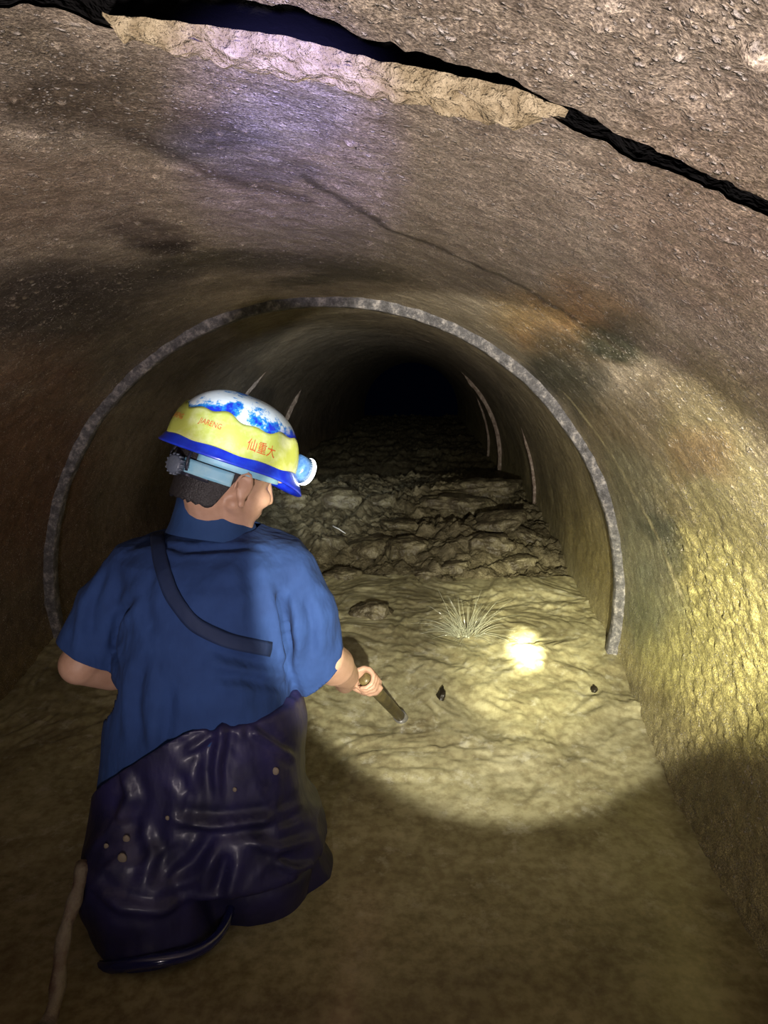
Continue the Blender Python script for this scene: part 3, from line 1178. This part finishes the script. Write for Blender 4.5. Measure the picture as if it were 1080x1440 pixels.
# collar
bm = bmesh.new()
N = 64
rings = []
for j, (up, gr) in enumerate(((-.060, .034), (-.040, .024), (-.012, .014), (.010, .008), (.013, .003), (-.006, .001))):
    ring = []
    for k in range(N):
        a = 2 * math.pi * k / N
        c = NECK + Vector((.0, -.004, .030))
        ring.append(bm.verts.new(c + Vector(((.064 + gr) * math.cos(a), (.060 + gr) * math.sin(a), up - .016 * math.sin(a) - .20 * .06 * math.cos(a)))))
    rings.append(ring)
for r0, r1 in zip(rings[:-1], rings[1:]):
    for k in range(N):
        bm.faces.new((r0[k], r0[(k + 1) % N], r1[(k + 1) % N], r1[k]))
o = bm_obj('collar', bm, M['collar'], worker)

# waders ------------------------------------------------------
WL = [(975, 166, 410, 1.380, .150), (1010, 160, 422, 1.380, .155), (1060, 152, 420, 1.375, .160), (1110, 148, 428, 1.37, .165), (1150, 142, 446, 1.365, .17),
      (1185, 135, 452, 1.35, .165)]
b = bmesh.new()
loft(b, levels(WL, .007), 56, 2.3)
chain(b, [(P(215, 1170, 1.30), .118), (P(205, 1240, 1.25), .122), (Vector((-.172, 1.235, -.36)), .110), (Vector((-.16, 1.23, -.60)), .09), (Vector((-.16, 1.22, -.84)), .075)], 28)
chain(b, [(P(365, 1150, 1.38), .118), (P(378, 1200, 1.42), .110), (Vector((.055, 1.43, -.36)), .100), (Vector((.10, 1.42, -.60)), .085), (Vector((.12, 1.40, -.84)), .07)], 28)
loft(b, [(P(290, 1170, 1.37), .15, .13), (Vector((-.06, 1.34, -.24)), .16, .10), (Vector((-.05, 1.34, -.36)), .12, .08)], 40)
for ft in (FT_L, FT_R):
    capsule(b, ft + Vector((0, 0, .01)), ft + Vector((.02, .15, -.01)), .060, .052)
wd = voxel(b, .007, 8, .6)
fold(wd, 21, 7.0, .010)
crease(wd, [([(412, 985), (370, 986), (330, 996), (312, 1030), (304, 1080), (306, 1125)], .009, -.013), ([(332, 1000), (358, 1030), (395, 1056), (415, 1066)], .007, -.009),
            ([(255, 1060), (290, 1040), (315, 1020)], .007, -.008), ([(240, 1150), (300, 1160), (370, 1152), (425, 1128), (446, 1104)], .010, -.013),
            ([(175, 1085), (185, 1120), (165, 1160)], .014, -.012), ([(300, 1175), (270, 1215), (235, 1240)], .012, .012),
            ([(200, 1160), (215, 1200), (200, 1250)], .012, -.008), ([(130, 1245), (170, 1275), (230, 1280), (285, 1262)], .010, -.009),
            ([(345, 1180), (390, 1195), (440, 1180)], .010, -.009), ([(320, 1200), (310, 1235), (302, 1262)], .012, .014),
            ([(250, 1085), (265, 1120), (255, 1160)], .012, .008), ([(385, 1210), (415, 1224), (442, 1214)], .007, -.010)])
# slanted upper edge: high on the right hip, low on the left
E1, E2, E3 = P(425, 962, 1.38), P(300, 1012, 1.24), P(150, 1120, 1.38)
nn = (E2 - E1).cross(E3 - E1).normalized()
if nn.z < 0:
    nn = -nn
cut(wd, E2, nn, 1.0)
o = bm_obj('waders', wd, M['wader'], worker)
o.modifiers.new('s', 'SOLIDIFY').thickness = .004
wad_o = o
bm = bmesh.new()
bm.from_mesh(wad_o.data)
WDB = bvh_of(bm)
bm.free()


def ribbon(name, pix, width, mat, parent, trees, lift=.004, thick=.003, sub=8):
    pts = []
    for (x0, y0), (x1, y1) in zip(pix[:-1], pix[1:]):
        for i in range(sub):
            u = i / sub
            h = on_surface(x0 + (x1 - x0) * u, y0 + (y1 - y0) * u, trees, lift)
            if h:
                pts.append(h)
    for _ in range(5):
        pts = [pts[0]] + [((a[0] + c[0]) / 2 * .5 + q[0] * .5, (a[1] + c[1] + q[1]).normalized()) for a, q, c in zip(pts[:-2], pts[1:-1], pts[2:])] + [pts[-1]]
    bm = bmesh.new()
    rows = []
    for i, (p, n) in enumerate(pts):
        d = (pts[min(i + 1, len(pts) - 1)][0] - pts[max(i - 1, 0)][0]).normalized()
        s = d.cross(n).normalized()
        row = []
        for q in (-1, -.6, 0, .6, 1):
            row.append(bm.verts.new(p + s * width * .5 * q + n * (.002 * (1 - q * q))))
        rows.append(row)
    for r0, r1 in zip(rows[:-1], rows[1:]):
        for k in range(4):
            bm.faces.new((r0[k], r0[k + 1], r1[k + 1], r1[k]))
    o = bm_obj(name, bm, mat, parent)
    md = o.modifiers.new('s', 'SOLIDIFY')
    md.thickness = thick
    md.offset = 0
    return o


ribbon('shoulder_strap', [(221, 752), (226, 790), (240, 835), (272, 878), (320, 902), (388, 915)], .027, M['strap'], worker, [SHB], .003)
# flecks of mud stuck to the waders
M['fleck'] = simple('dried_mud', (.20, .165, .12), .7)
for (px, py, r) in [(172, 1207, .009), (178, 1180, .007), (387, 1084, .007), (150, 1190, .005), (236, 1150, .004), (330, 1110, .004)]:
    h = on_surface(px, py, [WDB], .001)
    if h:
        bm = bmesh.new()
        bmesh.ops.create_icosphere(bm, subdivisions=2, radius=r, matrix=Matrix.Translation(h[0]) @ Matrix.Diagonal((1, .45, 1.2, 1)))
        bm_obj('mud_fleck', bm, M['fleck'], worker)

# wet hem lying on the water round the left leg
bm = bmesh.new()
pts = []
for i in range(49):
    a = math.radians(150 + 250 * i / 48)
    pts.append(Vector((-.172 + .134 * math.cos(a), 1.235 + .115 * math.sin(a), -.288 + .012 * math.sin(a * 3) + .028 * math.cos(a))))
tube(bm, pts, [.006 + .006 * math.sin(math.pi * i / 48) for i in range(49)], 10)
bm_obj('wader_hem', bm, M['hem'], worker)

# ------------------------------------------------------------------ tool handle held in the right hand
bm = bmesh.new()
tube(bm, [KNOB - AX * .022, KNOB, TIP + AX * .02], [.0155, .0155, .0150], 20)
M['handle'] = simple('greasy_wood', (.10, .075, .03), .35, bump=[(80, .4, .002)], var=(30, (.26, .21, .08), .4, .65))
tool = empty('tool_handle', KNOB - AX * .022)
tag(tool, 'muddy wooden tool handle gripped in the worker right hand, pointing into the water', 'tool')
bm_obj('shaft', bm, M['handle'], tool)
bm = bmesh.new()
tube(bm, [TIP - AX * .035, TIP + AX * .01, TIP + AX * .07], [.019, .019, .017], 20)
bm_obj('ferrule', bm, simple('scuffed_steel', (.45, .45, .47), .3, .8, bump=[(60, .4, .002)]), tool)
blade = bmesh.new()
tb = TIP + AX * .06
sdir = AX.cross(Vector((0, 0, 1))).normalized()
nd = sdir.cross(AX)
rows = []
for i in range(9):
    u = i / 8
    w = .05 + .05 * math.sin(min(1, u * 1.8) * math.pi / 2) - .045 * max(0, u - .7) / .3
    rows.append([blade.verts.new(tb + AX * (.22 * u) + sdir * w * q + nd * (.02 * (q * q))) for q in (-1, -.5, 0, .5, 1)])
for r0, r1 in zip(rows[:-1], rows[1:]):
    for k in range(4):
        blade.faces.new((r0[k], r0[k + 1], r1[k + 1], r1[k]))
ob = bm_obj('blade', blade, simple('muddy_steel', (.12, .10, .06), .4, .4), tool)
ob.modifiers.new('s', 'SOLIDIFY').thickness = .003

# muddy pole leaning in the water by the left leg
p0, p1, p2 = P(116, 1214, 1.20), P(84, 1318, 1.10), P(66, 1440, .98)
bm = bmesh.new()
dd = (p2 - p0)
pts = [p0 + dd * u + Vector((.004 * math.sin(u * 9), 0, .006 * math.sin(u * 6))) for u in [i / 14 for i in range(15)]]
tube(bm, pts, [.0125 + .002 * math.sin(i * 1.9) for i in range(15)], 12)
o = bm_obj('muddy_stick', bm, simple('mud_coated_wood', (.21, .18, .13), .6, bump=[(50, .8, .006)], var=(18, (.10, .05, .035), .42, .62)))
tag(o, 'thin mud-coated stick standing in the water by the worker left leg', 'stick')

# ------------------------------------------------------------------ hard hat
hat = empty('hard_hat', H(0, 0, .02))
tag(hat, 'scuffed blue hard hat with a painted white highlight and a yellow printed band, on the worker head', 'hard hat')

t = NT('scuffed_blue_painted_glare')
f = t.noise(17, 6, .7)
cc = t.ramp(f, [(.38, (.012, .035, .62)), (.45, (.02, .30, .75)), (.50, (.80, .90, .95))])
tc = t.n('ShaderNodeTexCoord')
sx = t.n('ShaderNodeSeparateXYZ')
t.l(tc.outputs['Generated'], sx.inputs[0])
msk = t.ramp(sx.outputs['Z'], [(.48, (0, 0, 0)), (.60, (1, 1, 1))])  # white highlight painted into the crown colour along with the scuffs
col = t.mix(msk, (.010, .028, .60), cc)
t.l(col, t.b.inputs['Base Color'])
t.b.inputs['Roughness'].default_value = .3
t.b.inputs['Coat Weight'].default_value = .4
t.bump([(t.noise(60, 4, .6), .15, .002)])
M['shell'] = t.m
M['brim'] = simple('blue_plastic', (.008, .025, .58), .3, coat=.4, var=(40, (.02, .08, .75), .4, .75))
M['yellow'] = simple('yellow_band', (.46, .52, .10), .45, bump=[(30, .4, .003)], var=(14, (.72, .76, .46), .42, .7))
M['print'] = simple('orange_print', (.60, .09, .02), .5)
M['paleblue'] = simple('pale_blue_plastic', (.22, .50, .68), .45, var=(25, (.38, .62, .72), .4, .7))
M['blackplastic'] = simple('dark_plastic', (.02, .022, .035), .4, var=(70, (.25, .25, .32), .60, .75))
M['ratchet'] = simple('grey_ratchet', (.10, .12, .16), .4, bump=[(120, .6, .003)])

HA, HB, HH, HZ = .132, .110, .118, .030       # shell half length, half width, height, rim level above head centre


def hatp(phi, s, off=0.0):
    """point on the shell; phi round the head (0 = front), s = 0 rim .. 1 crown"""
    e = s * math.pi / 2
    k = math.cos(e) ** .72
    z = HH * math.sin(e) ** .92 if e > 0 else 0
    rid = .004 * max(0, math.cos(phi * 1) * 0) if False else 0
    x = (HA + off) * k * math.cos(phi)
    y = (HB + off) * k * math.sin(phi)
    zz = z + off * math.sin(e) + .0035 * math.exp(-(y / .02) ** 2) * s
    return H(-.004 + x, y, HZ + zz)


def grid_obj(name, fn, nu, nv, mat, parent, wrap=False, solid=None, cap=False):
    bm = bmesh.new()
    g = [[bm.verts.new(fn(i / (nu if wrap else nu - 1), j / (nv - 1))) for j in range(nv)] for i in range(nu)]
    for i in range(nu if wrap else nu - 1):
        for j in range(nv - 1):
            bm.faces.new((g[i][j], g[(i + 1) % nu][j], g[(i + 1) % nu][j + 1], g[i][j + 1]))
    if cap:
        bm.faces.new([g[i][nv - 1] for i in range(nu)])
    bmesh.ops.recalc_face_normals(bm, faces=bm.faces)
    o = bm_obj(name, bm, mat, parent)
    if solid:
        md = o.modifiers.new('s', 'SOLIDIFY')
        md.thickness = solid
        md.offset = -1
    return o


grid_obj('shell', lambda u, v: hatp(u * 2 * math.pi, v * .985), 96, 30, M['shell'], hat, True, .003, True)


def brim(u, v):
    phi = u * 2 * math.pi
    c = math.cos(phi)
    out = .012 + .026 * max(0, c) ** 2.2
    drop = .020 + .026 * max(0, c) ** 2
    w = v
    x = (HA + .001 + out * w) * math.cos(phi)
    y = (HB + .001 + (.012 + .004 * max(0, c)) * w) * math.sin(phi)
    z = HZ + .012 - drop * (w ** 1.2) - .004
    return H(-.004 + x, y, z)


grid_obj('brim', brim, 120, 8, M['brim'], hat, True, .0035)

# yellow band with wavy torn upper edge
PH0, PH1 = math.radians(-236), math.radians(-10)


def band(u, v):
    phi = PH0 + (PH1 - PH0) * u
    top = .36 + .03 * math.sin(phi * 5 + 1) + .02 * math.sin(phi * 13)
    s = .012 + (top - .012) * v
    return hatp(phi, s, .0022 + .0012 * math.sin(phi * 9 + v * 3))


bo = grid_obj('printed_band', band, 130, 10, M['yellow'], hat, False, .0012)


def band_text(txt, phi0, s0, size, name='printing'):
    cu = bpy.data.curves.new('t', 'FONT')
    cu.body = txt
    cu.size = 1.0
    cu.resolution_u = 3
    to = bpy.data.objects.new('t', cu)
    COL.objects.link(to)
    dg = bpy.context.evaluated_depsgraph_get()
    me = bpy.data.meshes.new_from_object(to.evaluated_get(dg))
    bpy.data.objects.remove(to)
    bm = bmesh.new()
    bm.from_mesh(me)
    bmesh.ops.triangulate(bm, faces=bm.faces)
    bmesh.ops.subdivide_edges(bm, edges=[e for e in bm.edges if e.calc_length() > .25], cuts=2)
    for v in bm.verts:
        phi = phi0 + v.co.x * size / .120
        s = s0 + v.co.y * size / .150
        v.co = hatp(phi, s, .0048)
    bm.normal_update()
    o = bm_obj(name, bm, M['print'], bo, False)
    o.matrix_parent_inverse = Matrix.Identity(4)
    bpy.data.meshes.remove(me)
    return o


band_text('仙重大', math.radians(-108), .105, .0185)
band_text('JIARENG', math.radians(-192), .165, .0115)
band_text('JIARENG', math.radians(-152), .190, .0115)


# suspension under the rim
def susp(z0, z1, r_off, a0, a1):
    def fn(u, v):
        phi = math.radians(a0 + (a1 - a0) * u)
        z = z0 + (z1 - z0) * v
        return H(-.004 + (.104 + r_off) * math.cos(phi), (.086 + r_off) * math.sin(phi), z)
    return fn


grid_obj('sweatband', susp(.034, .004, .003, -150, 150), 60, 5, M['paleblue'], hat, False, .002)
grid_obj('side_strap', susp(.002, -.024, .004, -164, -108), 24, 5, M['paleblue'], hat, False, .003)
grid_obj('side_strap', susp(.002, -.024, .004, 108, 164), 24, 5, M['paleblue'], hat, False, .003)
grid_obj('nape_strap', susp(.0, -.030, .006, 130, 230), 40, 5, M['blackplastic'], hat, False, .003)
bm = bmesh.new()
kc = H(-.116, -.016, -.016)
kd = (HR @ Vector((-.93, -.30, -.05))).normalized()
tube(bm, [kc - kd * .004, kc + kd * .010, kc + kd * .013], [.0185, .0175, .014], 28)
for k in range(14):
    a = 2 * math.pi * k / 14
    e1 = kd.orthogonal().normalized()
    e2 = kd.cross(e1)
    c = kc + kd * .004 + (e1 * math.cos(a) + e2 * math.sin(a)) * .0185
    tube(bm, [c - kd * .005, c + kd * .006], .0022, 6)
bm_obj('ratchet_knob', bm, M['ratchet'], hat)
bm = bmesh.new()
for yy in (-.05, .02):
    tube(bm, [H(-.10, yy * .6, .05), H(-.117, yy, .0), H(-.113, yy, -.02)], [.003, .003, .003], 6)
bm_obj('nape_hanger', bm, M['blackplastic'], hat)

# headlamp clipped to the brim
LC = H(.138, -.030, .048)
lamp = empty('headlamp', LC)
tag(lamp, 'round blue headlamp with glowing white rim on the front of the hard hat', 'headlamp')
LD = Vector((.62, .66, -.42)).normalized()
M['lampblue'] = simple('translucent_blue_housing', (.05, .16, .48), .25, coat=.4, var=(60, (.18, .38, .72), .4, .7))
t = NT('lamp_glow')
t.b.inputs['Base Color'].default_value = (1, 1, 1, 1)
t.b.inputs['Emission Color'].default_value = (.9, 1, .97, 1)
t.b.inputs['Emission Strength'].default_value = 7
M['glow'] = t.m
bm = bmesh.new()
tube(bm, [LC - LD * .018, LC - LD * .014, LC + LD * .010], [.019, .0275, .0285], 32)
bm_obj('housing', bm, M['lampblue'], lamp)
bm = bmesh.new()
tube(bm, [LC + LD * .010, LC + LD * .018, LC + LD * .021], [.0285, .0295, .024], 32)
bm_obj('lens', bm, M['glow'], lamp)
bm = bmesh.new()
e1 = LD.orthogonal().normalized()
e2 = LD.cross(e1)
pts = [LC - LD * .0185 + (e1 * math.cos(a) + e2 * math.sin(a)) * .008 for a in [2 * math.pi * k / 20 for k in range(21)]]
tube(bm, pts, .0012, 6)
tube(bm, [LC - LD * .014 + e1 * .018, LC - LD * .019, LC - LD * .014 - e1 * .018], .0012, 6)
bm_obj('cap_moulding', bm, M['paleblue'], lamp)
bm = bmesh.new()
tube(bm, [H(.120, -.020, .040), LC - LD * .012], [.008, .008], 12)
bm_obj('clip', bm, M['brim'], lamp)
light('headlamp_beam', 'SPOT', LC + LD * .03, 120, (.86, .95, 1.0), P(425, 600, 6.0), 34, .8, .02)
